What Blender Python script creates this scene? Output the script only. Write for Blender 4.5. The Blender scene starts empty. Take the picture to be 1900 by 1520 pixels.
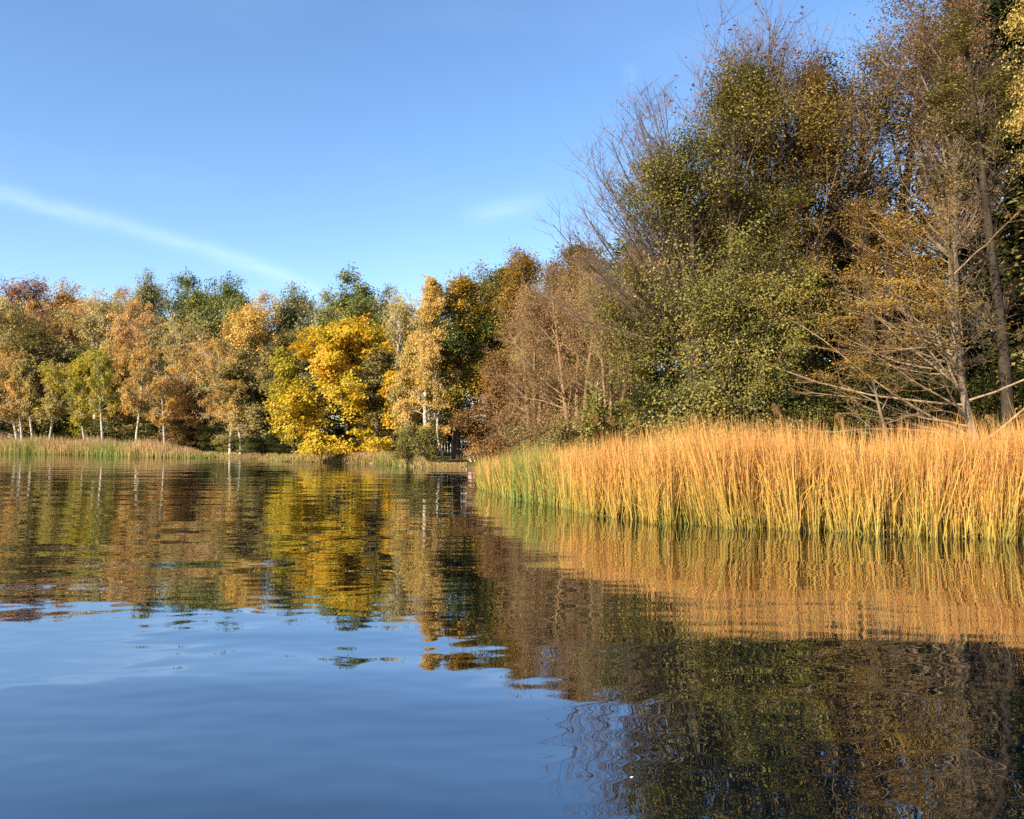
import bpy, math
import numpy as np
from math import radians as R, sin, cos, pi

# ---------------------------------------------------------------- camera, sky, sun, exposure
scene = bpy.context.scene
COL = scene.collection
F, CX, CY, HOR, CAMH = 1460.0, 950.0, 760.0, 812.0, 2.2
PITCH = math.atan((HOR - CY) / F)
cam_d = bpy.data.cameras.new('camera')
cam = bpy.data.objects.new('camera', cam_d)
COL.objects.link(cam)
cam.location = (0, 0, CAMH)
cam.rotation_euler = (pi / 2 + PITCH, 0, 0)
cam_d.sensor_width = 36
cam_d.lens = F / 1900 * 36
cam_d.clip_end = 5000
scene.camera = cam

SUN_EL, SUN_AZ = R(24), R(227)          # azimuth clockwise from +Y : behind the camera, to the left
sun_dir = np.array((sin(SUN_AZ) * cos(SUN_EL), cos(SUN_AZ) * cos(SUN_EL), sin(SUN_EL)))
sd = bpy.data.lights.new('sun', 'SUN')
sd.energy = 5.0
sd.angle = R(0.5)
sd.color = (1.0, 0.86, 0.66)
sun = bpy.data.objects.new('sun', sd)
COL.objects.link(sun)
from mathutils import Vector
sun.rotation_euler = Vector(tuple(sun_dir)).to_track_quat('Z', 'Y').to_euler()

def pix_dir(px, py):
    cx, cy = (px - CX) / F, (CY - py) / F
    v = np.array((cx, cos(PITCH) - cy * sin(PITCH), sin(PITCH) + cy * cos(PITCH)))
    return v / np.linalg.norm(v)

def pt(px, py, D):
    v = pix_dir(px, py)
    t = D / v[1]
    return np.array((v[0] * t, D, CAMH + v[2] * t))

world = bpy.data.worlds.new('World')
scene.world = world
world.use_nodes = True
wt = world.node_tree
wt.nodes.clear()
def N(nt, typ, **kw):
    n = nt.nodes.new(typ)
    for k, v in kw.items():
        setattr(n, k, v)
    return n
def L(nt, a, b):
    nt.links.new(a, b)
def math_n(nt, op, a, b=None, c=None, clamp=False):
    n = N(nt, 'ShaderNodeMath', operation=op, use_clamp=clamp)
    for i, v in enumerate((a, b, c)):
        if v is None: continue
        if isinstance(v, (int, float)): n.inputs[i].default_value = v
        else: L(nt, v, n.inputs[i])
    return n.outputs[0]

sky = N(wt, 'ShaderNodeTexSky', sky_type='NISHITA')
sky.sun_disc = False
sky.sun_elevation = SUN_EL
sky.sun_rotation = SUN_AZ
sky.altitude = 50
sky.air_density = 1.0
sky.dust_density = 0.3
sky.ozone_density = 2.2
hsv = N(wt, 'ShaderNodeHueSaturation')
hsv.inputs['Saturation'].default_value = 1.12
hsv.inputs['Hue'].default_value = .502
hsv.inputs['Value'].default_value = 1.0
L(wt, sky.outputs[0], hsv.inputs['Color'])
tint = N(wt, 'ShaderNodeMixRGB', blend_type='MULTIPLY')
tint.inputs[0].default_value = 1.0
tint.inputs[2].default_value = (.95, .955, 1.0, 1)
L(wt, hsv.outputs[0], tint.inputs[1])
tc = N(wt, 'ShaderNodeTexCoord')
def dot(v):
    n = N(wt, 'ShaderNodeVectorMath', operation='DOT_PRODUCT')
    L(wt, tc.outputs['Generated'], n.inputs[0])
    n.inputs[1].default_value = tuple(v)
    return n.outputs['Value']
def noise3(scale, detail, stretch=(1, 1, 1)):
    mp = N(wt, 'ShaderNodeMapping')
    mp.inputs['Scale'].default_value = stretch
    L(wt, tc.outputs['Generated'], mp.inputs[0])
    n = N(wt, 'ShaderNodeTexNoise')
    n.inputs['Scale'].default_value = scale
    n.inputs['Detail'].default_value = detail
    L(wt, mp.outputs[0], n.inputs['Vector'])
    return n.outputs['Fac']
def band(p, q, width, w_noise, t0, t1, soft):
    """thin streak of ice cloud along the great circle p-q of the sky, from t0 to t1 along it"""
    a, b = pix_dir(*p), pix_dir(*q)
    n = np.cross(a, b); n /= np.linalg.norm(n)
    e = np.cross(n, a)
    ang = math.acos(np.dot(a, b))
    d = dot(n)
    along = math_n(wt, 'DIVIDE', math_n(wt, 'ARCTAN2', dot(e), dot(a)), ang)
    wob = math_n(wt, 'MULTIPLY', math_n(wt, 'SUBTRACT', noise3(5.0, 2.0), 0.5), w_noise)
    bow = math_n(wt, 'MULTIPLY', math_n(wt, 'SINE', math_n(wt, 'MULTIPLY', along, pi)), BOW)
    x = math_n(wt, 'DIVIDE', math_n(wt, 'ADD', math_n(wt, 'ADD', d, wob), bow), width)
    g = math_n(wt, 'EXPONENT', math_n(wt, 'MULTIPLY', math_n(wt, 'MULTIPLY', x, x), -1.0))
    mr = N(wt, 'ShaderNodeMapRange', interpolation_type='SMOOTHSTEP')
    L(wt, along, mr.inputs[0])
    mr.inputs[1].default_value = t0 - soft; mr.inputs[2].default_value = t0 + soft
    mr2 = N(wt, 'ShaderNodeMapRange', interpolation_type='SMOOTHSTEP')
    L(wt, along, mr2.inputs[0])
    mr2.inputs[1].default_value = t1 + soft; mr2.inputs[2].default_value = t1 - soft
    return math_n(wt, 'MULTIPLY', g, math_n(wt, 'MULTIPLY', mr.outputs[0], mr2.outputs[0]))
BOW = 0.011
streak = band((-40, 345), (600, 548), 0.0098, 0.026, -0.6, 1.02, 0.12)
BOW = 0.0
wisp = band((860, 402), (1010, 368), 0.012, 0.02, 0.1, 0.9, 0.35)
wisp2 = band((1165, 120), (1170, 165), 0.008, 0.01, 0.1, 0.9, 0.4)
patch = math_n(wt, 'MULTIPLY', math_n(wt, 'ADD', 0.2, noise3(9.0, 5.0, (1, 1, 3))), math_n(wt, 'ADD', 0.35, math_n(wt, 'MULTIPLY', noise3(60.0, 6.0, (.35, 1, 2.2)), 1.3)))
tot = math_n(wt, 'ADD', math_n(wt, 'MULTIPLY', streak, 0.125), math_n(wt, 'ADD', math_n(wt, 'MULTIPLY', wisp, 0.13), math_n(wt, 'MULTIPLY', wisp2, 0.05)))
veil = math_n(wt, 'MULTIPLY', math_n(wt, 'SUBTRACT', noise3(2.2, 5.0, (1, 1, 4)), 0.52, clamp=True), 0.12)
tot = math_n(wt, 'ADD', math_n(wt, 'MULTIPLY', tot, patch), veil, clamp=True)
mix = N(wt, 'ShaderNodeMixRGB')
L(wt, tot, mix.inputs[0]); L(wt, tint.outputs[0], mix.inputs[1])
mix.inputs[2].default_value = (6.6, 7.6, 8.8, 1)
bg = N(wt, 'ShaderNodeBackground')
bg.inputs['Strength'].default_value = 0.13
L(wt, mix.outputs[0], bg.inputs[0])
wo = N(wt, 'ShaderNodeOutputWorld')
L(wt, bg.outputs[0], wo.inputs[0])

vs = scene.view_settings
vs.view_transform = 'Standard'
vs.look = 'None'
vs.exposure = 1.05
vs.gamma = 1.0
vs.use_curve_mapping = False
cy_ = scene.cycles
cy_.max_bounces = 6
cy_.diffuse_bounces = 2
cy_.glossy_bounces = 3
cy_.transmission_bounces = 3
cy_.transparent_max_bounces = 4
cy_.use_denoising = False
cy_.caustics_reflective = False
cy_.caustics_refractive = False
cy_.sample_clamp_indirect = 6.0

# ---------------------------------------------------------------- helpers
def tag(o, label=None, cat=None, group=None, kind=None):
    if label: o['label'] = label
    if cat: o['category'] = cat
    if group: o['group'] = group
    if kind: o['kind'] = kind
    return o

def empty(name, loc=(0, 0, 0), rz=0.0):
    o = bpy.data.objects.new(name, None)
    o.empty_display_size = 0.3
    o.location = tuple(float(c) for c in loc)
    o.rotation_euler = (0, 0, rz)
    COL.objects.link(o)
    return o

class Geo:
    """collects vertices and faces, links them as one mesh object"""
    def __init__(s):
        s.v = []; s.f = []; s.n = 0; s.tone = []; s.h = []; s.m = []; s.sm = []
    def add(s, v, f, tone=0.5, h=None, mat=0, smooth=False):
        v = np.asarray(v, dtype=np.float32).reshape(-1, 3); f = np.asarray(f, dtype=np.int64)
        s.v.append(v); s.f.append(f + s.n); s.n += len(v)
        s.tone.append(np.broadcast_to(np.asarray(tone, dtype=np.float32), (len(f),)))
        s.h.append(np.zeros(len(v), np.float32) if h is None else np.asarray(h, np.float32))
        s.m.append(np.full(len(f), mat, np.int32)); s.sm.append(np.full(len(f), smooth, bool))
    def mesh(s, name, mats):
        me = bpy.data.meshes.new(name)
        v = np.concatenate(s.v)
        sizes = np.concatenate([np.full(len(f), f.shape[1], np.int32) for f in s.f])
        idx = np.concatenate([f.reshape(-1) for f in s.f]).astype(np.int32)
        me.vertices.add(len(v)); me.vertices.foreach_set('co', v.reshape(-1))
        me.loops.add(len(idx)); me.loops.foreach_set('vertex_index', idx)
        me.polygons.add(len(sizes))
        st = np.concatenate(([0], np.cumsum(sizes)[:-1])).astype(np.int32)
        me.polygons.foreach_set('loop_start', st)
        me.polygons.foreach_set('loop_total', sizes)
        me.polygons.foreach_set('material_index', np.concatenate(s.m))
        me.polygons.foreach_set('use_smooth', np.concatenate(s.sm))
        a = me.attributes.new('tone', 'FLOAT', 'FACE'); a.data.foreach_set('value', np.ascontiguousarray(np.concatenate(s.tone)))
        a = me.attributes.new('along', 'FLOAT', 'POINT'); a.data.foreach_set('value', np.concatenate(s.h))
        for m in mats: me.materials.append(m)
        me.update(calc_edges=True)
        return me
    def build(s, name, mats, parent=None, loc=None):
        if not isinstance(mats, (list, tuple)): mats = [mats]
        o = bpy.data.objects.new(name, s.mesh(name, mats))
        COL.objects.link(o)
        if parent: o.parent = parent
        if loc is not None: o.location = tuple(float(c) for c in loc)
        return o

def nrm(v):
    return v / np.maximum(np.linalg.norm(v, axis=-1, keepdims=True), 1e-9)

def grow(rng, P, D, Ln, n, up=0.0, wob=0.08, pull=None):
    B = len(P)
    out = np.zeros((B, n, 3)); out[:, 0] = P
    D = nrm(D); st = (np.asarray(Ln) * np.ones(B) / (n - 1))[:, None]
    up = np.asarray(up) * np.ones(B)
    for i in range(1, n):
        a = D + rng.normal(0, wob, (B, 3))
        a[:, 2] += up
        if pull is not None: a = a + pull
        D = nrm(a)
        out[:, i] = out[:, i - 1] + D * st
    return out

def tube(g, pts, rad, k=5, tone=0.5, mat=0):
    """tapered tubes along B polylines of n points"""
    B, n, _ = pts.shape
    t = nrm(np.gradient(pts, axis=1))
    ref = np.where(np.abs(t[:, :, 2:3]) > 0.9, np.array([1.0, 0, 0]), np.array([0, 0, 1.0]))
    u = nrm(np.cross(t, ref)); w = np.cross(t, u)
    a = np.arange(k) * 2 * pi / k
    ring = pts[:, :, None, :] + rad[:, :, None, None] * (u[:, :, None, :] * np.cos(a)[None, None, :, None] + w[:, :, None, :] * np.sin(a)[None, None, :, None])
    base = (np.arange(B) * n * k)[:, None, None] + (np.arange(n - 1) * k)[None, :, None] + np.arange(k)[None, None, :]
    base2 = (np.arange(B) * n * k)[:, None, None] + (np.arange(n - 1) * k)[None, :, None] + ((np.arange(k) + 1) % k)[None, None, :]
    f = np.stack([base, base2, base2 + k, base + k], -1).reshape(-1, 4)
    g.add(ring.reshape(-1, 3), f, tone, mat=mat, smooth=True)

def leaves(g, rng, C, size, aspect=0.62, upb=0.5, droop=0.0, tone=0.5, mat=0, fold=0.18, front=None):
    n = len(C)
    nr = rng.normal(0, .75, (n, 3)); nr[:, 2] = np.abs(nr[:, 2]) + upb * 1.3
    if front is not None: nr += front
    nr = nrm(nr)
    a = rng.normal(0, 1, (n, 3)); a[:, 2] -= droop * 3
    a = nrm(a - nr * np.sum(a * nr, 1, keepdims=True) * (1 - min(droop, .8)))
    b = nrm(np.cross(nr, a))
    s = (size * rng.uniform(0.5, 1.35, n))[:, None]
    v = np.stack([C - a * s * .5, C + b * s * aspect * .5 + nr * s * fold - a * s * .05, C + a * s * .5, C - b * s * aspect * .5 + nr * s * fold - a * s * .05], 1)
    i = np.arange(n)[:, None] * 4
    f = np.concatenate([i + np.array([[0, 1, 2]]), i + np.array([[0, 2, 3]])], 1).reshape(-1, 3)
    g.add(v.reshape(-1, 3), f, np.repeat(tone, 2) if np.ndim(tone) else tone, mat=mat)

def lerp_at(pts, idx, t):
    n = pts.shape[1]
    x = t * (n - 1); i = np.minimum(x.astype(int), n - 2); fr = (x - i)[:, None]
    p = pts[idx, i] * (1 - fr) + pts[idx, i + 1] * fr
    d = pts[idx, i + 1] - pts[idx, i]
    return p, nrm(d)

# ---------------------------------------------------------------- materials
def mat(name):
    m = bpy.data.materials.new(name); m.use_nodes = True
    m.node_tree.nodes.clear()
    o = N(m.node_tree, 'ShaderNodeOutputMaterial')
    return m, m.node_tree, o
def ramp(nt, cols, pos=None):
    r = N(nt, 'ShaderNodeValToRGB')
    e = r.color_ramp.elements
    pos = pos or [i / (len(cols) - 1) for i in range(len(cols))]
    e[0].position = pos[0]; e[0].color = (*cols[0], 1)
    e[1].position = pos[-1]; e[1].color = (*cols[-1], 1)
    for c, p in zip(cols[1:-1], pos[1:-1]):
        x = e.new(p); x.color = (*c, 1)
    return r
def noise(nt, scale, detail=4, vec=None, rough=0.55, stretch=None, coord='Object'):
    t = N(nt, 'ShaderNodeTexCoord')
    src = t.outputs[coord] if vec is None else vec
    if stretch:
        mp = N(nt, 'ShaderNodeMapping'); mp.inputs['Scale'].default_value = stretch
        L(nt, src, mp.inputs[0]); src = mp.outputs[0]
    n = N(nt, 'ShaderNodeTexNoise')
    n.inputs['Scale'].default_value = scale; n.inputs['Detail'].default_value = detail
    n.inputs['Roughness'].default_value = rough
    L(nt, src, n.inputs['Vector'])
    return n.outputs['Fac']

def leaf_mat(name, cols, transl=0.3, gain=1.0, gloss=.015):
    m, nt, o = mat(name)
    at = N(nt, 'ShaderNodeAttribute', attribute_name='tone')
    r = ramp(nt, [tuple(c * gain for c in q) for q in cols])
    L(nt, at.outputs['Fac'], r.inputs[0])
    d = N(nt, 'ShaderNodeBsdfDiffuse'); t = N(nt, 'ShaderNodeBsdfTranslucent')
    L(nt, r.outputs[0], d.inputs[0]); L(nt, r.outputs[0], t.inputs[0])
    mx = N(nt, 'ShaderNodeMixShader'); mx.inputs[0].default_value = transl
    L(nt, d.outputs[0], mx.inputs[1]); L(nt, t.outputs[0], mx.inputs[2])
    gl = N(nt, 'ShaderNodeBsdfGlossy'); gl.inputs['Roughness'].default_value = 0.42
    gl.inputs[0].default_value = (.9, .9, .9, 1)
    m2 = N(nt, 'ShaderNodeMixShader'); m2.inputs[0].default_value = gloss
    L(nt, mx.outputs[0], m2.inputs[1]); L(nt, gl.outputs[0], m2.inputs[2])
    L(nt, m2.outputs[0], o.inputs[0])
    return m

def bark_mat(name, c1, c2, scale=3.0, stretch=(1, 1, .25), contrast=(0.35, 0.65), bump=0.3):
    m, nt, o = mat(name)
    n = noise(nt, scale, 6, stretch=stretch)
    r = ramp(nt, [c1, c2], list(contrast))
    L(nt, n, r.inputs[0])
    n2 = noise(nt, scale * 6, 4, stretch=stretch)
    bp = N(nt, 'ShaderNodeBump'); bp.inputs['Strength'].default_value = bump; bp.inputs['Distance'].default_value = 0.03
    L(nt, n2, bp.inputs['Height'])
    d = N(nt, 'ShaderNodeBsdfDiffuse')
    L(nt, r.outputs[0], d.inputs[0]); L(nt, bp.outputs[0], d.inputs['Normal'])
    L(nt, d.outputs[0], o.inputs[0])
    return m

LM = dict(
    maple=leaf_mat('maple_leaf', [(.34, .31, .03), (.60, .45, .03), (.76, .48, .04), (.78, .41, .05)], .4),
    lime=leaf_mat('lime_leaf', [(.25, .25, .035), (.46, .38, .04), (.60, .43, .05)], .35),
    gold=leaf_mat('golden_leaf', [(.38, .26, .06), (.56, .37, .09), (.68, .44, .12)], .3, gain=1.12),
    birch=leaf_mat('birch_leaf', [(.20, .17, .05), (.32, .25, .07), (.42, .29, .08)], .3, gain=1.5),
    orange=leaf_mat('orange_leaf', [(.32, .21, .07), (.46, .27, .08), (.54, .30, .10)], .3, gain=1.35),
    ochre=leaf_mat('ochre_leaf', [(.26, .17, .05), (.38, .24, .06), (.50, .27, .06)], .3, gain=1.45),
    rust=leaf_mat('rust_leaf', [(.16, .08, .04), (.30, .13, .05), (.40, .19, .06)], .18, gain=1.25),
    oak=leaf_mat('oak_leaf', [(.07, .085, .025), (.13, .145, .04), (.24, .21, .05)], .2, gain=1.25),
    grey=leaf_mat('willow_leaf', [(.14, .13, .05), (.21, .195, .075), (.30, .25, .09)], .18, gain=1.35),
    oakgold=leaf_mat('turning_oak_leaf', [(.05, .075, .02), (.13, .14, .025), (.42, .28, .03), (.52, .25, .04)], .18),
    alder=leaf_mat('alder_leaf', [(.10, .09, .03), (.18, .145, .045), (.27, .20, .06)], .18, gain=1.25),
    green=leaf_mat('green_leaf', [(.06, .068, .018), (.15, .145, .032), (.27, .225, .05), (.36, .24, .06)], .18, gain=1.0),
    olive=leaf_mat('olive_leaf', [(.12, .09, .03), (.27, .18, .04), (.48, .34, .08)], .18, gain=0.78),
    brown=leaf_mat('brown_leaf', [(.17, .10, .045), (.29, .165, .065), (.38, .235, .09)], .2, gain=1.05),
    russet=leaf_mat('russet_leaf', [(.16, .08, .03), (.30, .16, .05), (.38, .22, .07)], .18, gain=0.9),
    red=leaf_mat('red_leaf', [(.35, .08, .03), (.55, .14, .05), (.6, .22, .06)], .3),
    amber=leaf_mat('amber_leaf', [(.24, .15, .03), (.40, .24, .04), (.55, .33, .06)], .3, gain=0.78),
    dark=leaf_mat('painted_shade_leaf', [(.025, .032, .012), (.05, .055, .018), (.09, .08, .025)], .15, gloss=.0),  # leaf colour darkened to paint in the shade deep in the wood
)
BM = dict(
    white=bark_mat('birch_bark', (.10, .085, .065), (.50, .44, .35), 2.0, (1, 1, 1.5), (.36, .5)),
    grey=bark_mat('grey_bark', (.10, .075, .05), (.26, .20, .14)),
    brown=bark_mat('brown_bark', (.055, .042, .03), (.15, .11, .075)),
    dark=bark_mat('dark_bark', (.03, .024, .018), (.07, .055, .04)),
    twig=bark_mat('twig_bark', (.18, .115, .062), (.34, .22, .118), 5, (1, 1, 1), (.3, .7), 0),
    pale=bark_mat('pale_twig_bark', (.20, .15, .085), (.36, .27, .16), 5, (1, 1, 1), (.3, .7), 0),
    lit=bark_mat('painted_lit_alder_bark', (.19, .14, .085), (.38, .28, .165), 4, (1, 1, 1), (.3, .7), 0),  # lit copy of the bark: sunlight on the sweeping boughs put into the colour
    mauve=bark_mat('mauve_twig_bark', (.12, .085, .07), (.23, .16, .125), 5, (1, 1, 1), (.3, .7), 0),
)

def prof_round(h):   return np.sqrt(np.clip(1 - (1.75 * h - .72) ** 2 / 1.07, .04, 1))
def prof_cone(h):    return np.clip(1.08 - h, .1, 1) ** .6 * np.clip(h * 5 + .5, .3, 1)
def prof_slim(h):    return np.clip(np.sin(np.clip(h * .85 + .12, 0, 1) * pi), .12, 1) ** .65
def prof_vase(h):    return np.clip(.35 + h * 1.3, 0, 1) * np.sqrt(np.clip(1.1 - h ** 3, .1, 1))

def prof_dome(h):    return np.sqrt(np.clip(1 - h ** 2.4, .06, 1)) * np.clip(.75 + h * 1.5, 0, 1)
def prof_birch(h):   return np.clip((1.1 - h) * 1.5, .1, 1) ** .6 * np.clip(.55 + h * 2, 0, 1)
def prof_broad(h):   return np.clip(1.06 - h ** 3, .12, 1) ** .5 * np.clip(.7 + h, 0, 1)

def gen_tree(seed, H, Rad, hb=.2, prof=prof_round, n1=26, n2=7, n3=3, e0=.1, e1=1.1, up1=.06, up2=.05,
             l2=.42, l3=.22, nleaf=20000, ls=.2, sig=.28, flat=.6, droop=0., upb=.5, trunks=1, tw=.022, lean=(0, 0),
             asym=0., az0=pi, wob=.09, strand=False, gap=.35, leaf_on=3, tspread=.12, twr=1.0, tonejit=.11, lup=0.0, aspect=.62, tonetop=0., pull=None,
             azs=None, k1=5, wt=.03, sides3=3, tf=.68, fit=True, lz=0., edge=0., lr=1., esd=.14):
    """returns dict of geometry; the tree stands on z = 0"""
    rng = np.random.default_rng(seed)
    out = dict(trunk=Geo(), limbs=[], crown=Geo())
    T = []
    for i in range(trunks):
        a = 2 * pi * i / trunks + rng.uniform(0, 1)
        sp = tspread if trunks > 1 else 0
        d = np.array([[lean[0] + sp * cos(a), lean[1] + sp * sin(a), 1.0]])
        T.append(grow(rng, np.array([[.12 * cos(a) * (trunks > 1), .12 * sin(a) * (trunks > 1), -.3]]), d, H * (1. if i == 0 else rng.uniform(.8, .95)) * .985, 12, .04, wt)[0])
    T = np.array(T)
    # rescale the first trunk to the asked height
    T[:, :, 2] = T[:, :, 2] * (H * tf / max(T[0, -1, 2], .1))
    h = np.linspace(0, 1, 12)
    rt = H * tw / trunks ** .4 * ((1 - h) ** .8 * .96 + .03)
    rt = rt * (1 + .45 * np.exp(-h * 22))
    rt = np.tile(rt, (trunks, 1))
    tube(out['trunk'], T, rt, 9 if H * tw > .12 else 7)
    # limbs
    it = rng.integers(0, trunks, n1)
    hf = np.sort(rng.uniform(0, 1, n1) ** .85)
    t0 = hb + (0.97 - hb) * hf
    P, _ = lerp_at(T, it, t0 * .93)
    az = (np.arange(n1) * 2.39996 + rng.normal(0, .35, n1)) if azs is None else azs(rng, n1)
    el = np.maximum(e0 + (e1 - e0) * hf + rng.normal(0, esd, n1), e0 - .15)
    D = np.stack([np.cos(az) * np.cos(el), np.sin(az) * np.cos(el), np.sin(el)], 1)
    ln = Rad * prof(hf) * rng.uniform(.62, 1.12, n1) * (1 + asym * np.cos(az - az0))
    ln = np.maximum(ln, Rad * .12)
    up = up1 * np.ones(n1)
    A = grow(rng, P, D, ln, 8, up, wob, pull)
    r1 = np.clip(ln * .015 + .008, .01, .16) * twr * lr
    r1 = np.minimum(r1, H * tw * .5)
    ra = r1[:, None] * np.linspace(1, .22, 8)[None, :]
    limb_tone = rng.uniform(0, 1, n1)
    limb_fill = rng.uniform(0, 1, n1)
    out['A'] = (A, ra, k1)
    # secondaries
    i2 = np.repeat(np.arange(n1), n2)
    B2 = len(i2)
    t2 = np.clip(rng.uniform(.18, 1.02, B2), 0, 1)
    P2, d2 = lerp_at(A, i2, t2)
    side = nrm(rng.normal(0, 1, (B2, 3)) * np.array([1, 1, flat]))
    D2 = nrm(d2 * .8 + side * .75)
    len2 = Rad * l2 * rng.uniform(.45, 1.1, B2) * (1.15 - .55 * t2) * np.clip(ln[i2] / Rad * 1.2, .45, 1.1)
    Bp = grow(rng, P2, D2, len2, 5, up2, wob * 1.2, pull)
    r2 = np.minimum(np.clip(len2 * .010 + .004, .005, .05) * twr, ra[i2, np.minimum((t2 * 7).astype(int), 7)] * .8)
    tube(out['crown'], Bp, r2[:, None] * np.linspace(1, .3, 5)[None, :], 4 if twr > 1.2 else 3)
    # twigs
    i3 = np.repeat(np.arange(B2), n3)
    B3 = len(i3)
    t3 = np.clip(rng.uniform(.15, 1.05, B3), 0, 1)
    P3, d3 = lerp_at(Bp, i3, t3)
    if strand:
        D3 = nrm(d3 * .5 + rng.normal(0, .5, (B3, 3))); u3 = -.55
    else:
        D3 = nrm(d3 * .8 + nrm(rng.normal(0, 1, (B3, 3)) * np.array([1, 1, flat])) * .8); u3 = up2
    len3 = Rad * l3 * rng.uniform(.4, 1.15, B3) * np.clip(ln[i2[i3]] / Rad * 1.3, .35, 1)
    C3 = grow(rng, P3, D3, len3, 3, u3, wob * 1.3, pull)
    r3 = np.full(B3, .0045 * twr * (1 + Rad * .05))
    tube(out['crown'], C3, r3[:, None] * np.linspace(1, .5, 3)[None, :], sides3)
    # foliage
    if nleaf:
        fill = (.15 + limb_fill)[i2[i3]] ** 1.2 if gap > 0 else np.ones(B3)
        wgt = fill * len3 * (.25 + edge * t2[i3]) if edge else fill * len3
        if lz: wgt = wgt * np.clip((P3[:, 2] / H - lz) * 4, .04, 1)
        wgt = wgt / wgt.sum()
        src = rng.choice(B3, nleaf, p=wgt)
        tt = rng.uniform(.1, 1.08, nleaf).clip(0, 1)
        Q, _ = lerp_at(C3, src, tt)
        j = rng.normal(0, 1, (nleaf, 3)) * sig * np.array([1, 1, flat])
        if strand: j *= .55
        Q = Q + j
        Q[:, 2] = np.where(Q[:, 2] < .35, .35 + np.abs(rng.normal(0, .35, nleaf)), Q[:, 2])
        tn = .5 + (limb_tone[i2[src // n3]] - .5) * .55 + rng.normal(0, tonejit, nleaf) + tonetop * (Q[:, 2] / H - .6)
        tn += (rng.uniform(0, 1, B2)[src // n3] - .5) * .35
        ax = np.stack([T[0][np.clip((Q[:, 2] / (H * tf) * 11).astype(int), 0, 11), k_] for k_ in (0, 1)] + [Q[:, 2] * .85], 1)
        leaves(out['crown'], rng, Q, ls, aspect, upb, droop, np.clip(tn, 0, 1), mat=1, front=nrm(Q - ax) * 1.0)
    # fit the grown crown to the asked height and radius, keeping limbs and trunk joined
    if fit:
        ref = C3.reshape(-1, 3)
        c = np.array([lean[0], lean[1]]) * H * .5
        rr_ = np.hypot(ref[:, 0] - c[0], ref[:, 1] - c[1])
        sr = Rad / max(np.percentile(rr_, 96), .1)
        sz = H / np.percentile(ref[:, 2], 99.7)
        S = np.array([sr, sr, sz])
        for gg in (out['trunk'], out['crown']):
            gg.v = [(v * S).astype(np.float32) for v in gg.v]
        out['A'] = (A * S, ra, k1)
    return out

def limb_geo(A, ra, k):
    g = Geo(); tube(g, A, ra, k); return g

def place_tree(name, spec, loc, bark, leaf, label, cat='tree', group=None, rz=0., twig=None, parts=True, limb_bark=None):
    """thing > trunk, limb (near trees), crown"""
    root = empty(name, loc, rz)
    tag(root, label, cat, group)
    g = gen_tree(**spec)
    A, ra, k = g['A']
    if parts:
        # each main limb a part of its own
        for i in range(len(A)):
            limb_geo(A[i:i + 1], ra[i:i + 1], k).build('limb', BM[limb_bark or bark], root)
    else:
        tube(g['trunk'], A, ra, k)
    g['trunk'].build('trunk', BM[bark], root)
    g['crown'].build('crown', [BM[twig or bark], LM[leaf]], root)
    return root

# ---------------------------------------------------------------- land and water
SH_PX = np.array([-1500, -600, 0, 150, 250, 380, 480, 520, 600, 700, 780, 870, 900, 950, 1000, 1100, 1200, 1400, 1600, 1900, 2600, 4000])
SH_D = np.array([118, 122, 121, 110, 99, 90, 80.5, 73, 70, 66, 58.5, 54, 50.5, 45, 40, 34, 31, 28, 26, 24, 21, 18.0])
def shore_depth(x, y):
    px = CX + F * x / np.maximum(y, 1.0)
    return np.interp(px, SH_PX, SH_D)
def ground_z(x, y):
    x = np.asarray(x, float); y = np.asarray(y, float)
    w = .35 * np.sin(x * .9 + 1.3) + .25 * np.sin(x * 2.3 + y * .4) + .12 * np.sin(x * 5.1)
    s = y - shore_depth(x, y) + w
    z = np.where(s < 0, np.maximum(s * .25, -1.4), .34 * (1 - np.exp(-s / .8)) + np.clip(s, 0, 60) * .006)
    z = z + np.where(s > 1, .05 * np.sin(x * .35 + y * .21) + .03 * np.sin(x * .9 - y * .6), 0)
    return z
def gz(x, y): return float(ground_z(x, y))

ys = np.concatenate([np.arange(-60, 14, 6.), np.arange(14, 60, .5), np.arange(60, 140, 1.), np.arange(140, 300, 8.), np.arange(300, 2601, 100.)])
xs = np.concatenate([np.arange(-2600, -160, 100.), np.arange(-160, -20, 2.), np.arange(-20, 30, .5), np.arange(30, 120, 3.), np.arange(120, 2600, 100.)])
X, Y = np.meshgrid(xs, ys)
Z = ground_z(X, Y)
Z = np.where(Y < 12, -1.4, Z)
g = Geo()
nx, ny = len(xs), len(ys)
i = (np.arange(ny - 1)[:, None] * nx + np.arange(nx - 1)[None, :])
g.add(np.stack([X, Y, Z], -1).reshape(-1, 3), np.stack([i, i + 1, i + 1 + nx, i + nx], -1).reshape(-1, 4), smooth=True)
m, nt, o = mat('woodland_ground')
n1_ = noise(nt, .22, 5); n2_ = noise(nt, 6.0, 6); n3_ = noise(nt, 1.3, 4)
r1_ = ramp(nt, [(.055, .075, .02), (.10, .11, .03), (.16, .12, .05)], [.35, .52, .68])
L(nt, math_n(nt, 'ADD', math_n(nt, 'MULTIPLY', n1_, .6), math_n(nt, 'MULTIPLY', n3_, .4)), r1_.inputs[0])
r2_ = ramp(nt, [(0, 0, 0), (1, 1, 1)], [.56, .64])
L(nt, n2_, r2_.inputs[0])
mx_ = N(nt, 'ShaderNodeMixRGB'); mx_.inputs[2].default_value = (.30, .16, .05, 1)
L(nt, r2_.outputs[0], mx_.inputs[0]); L(nt, r1_.outputs[0], mx_.inputs[1])
geo_ = N(nt, 'ShaderNodeNewGeometry'); sep = N(nt, 'ShaderNodeSeparateXYZ'); L(nt, geo_.outputs['Position'], sep.inputs[0])
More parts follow.
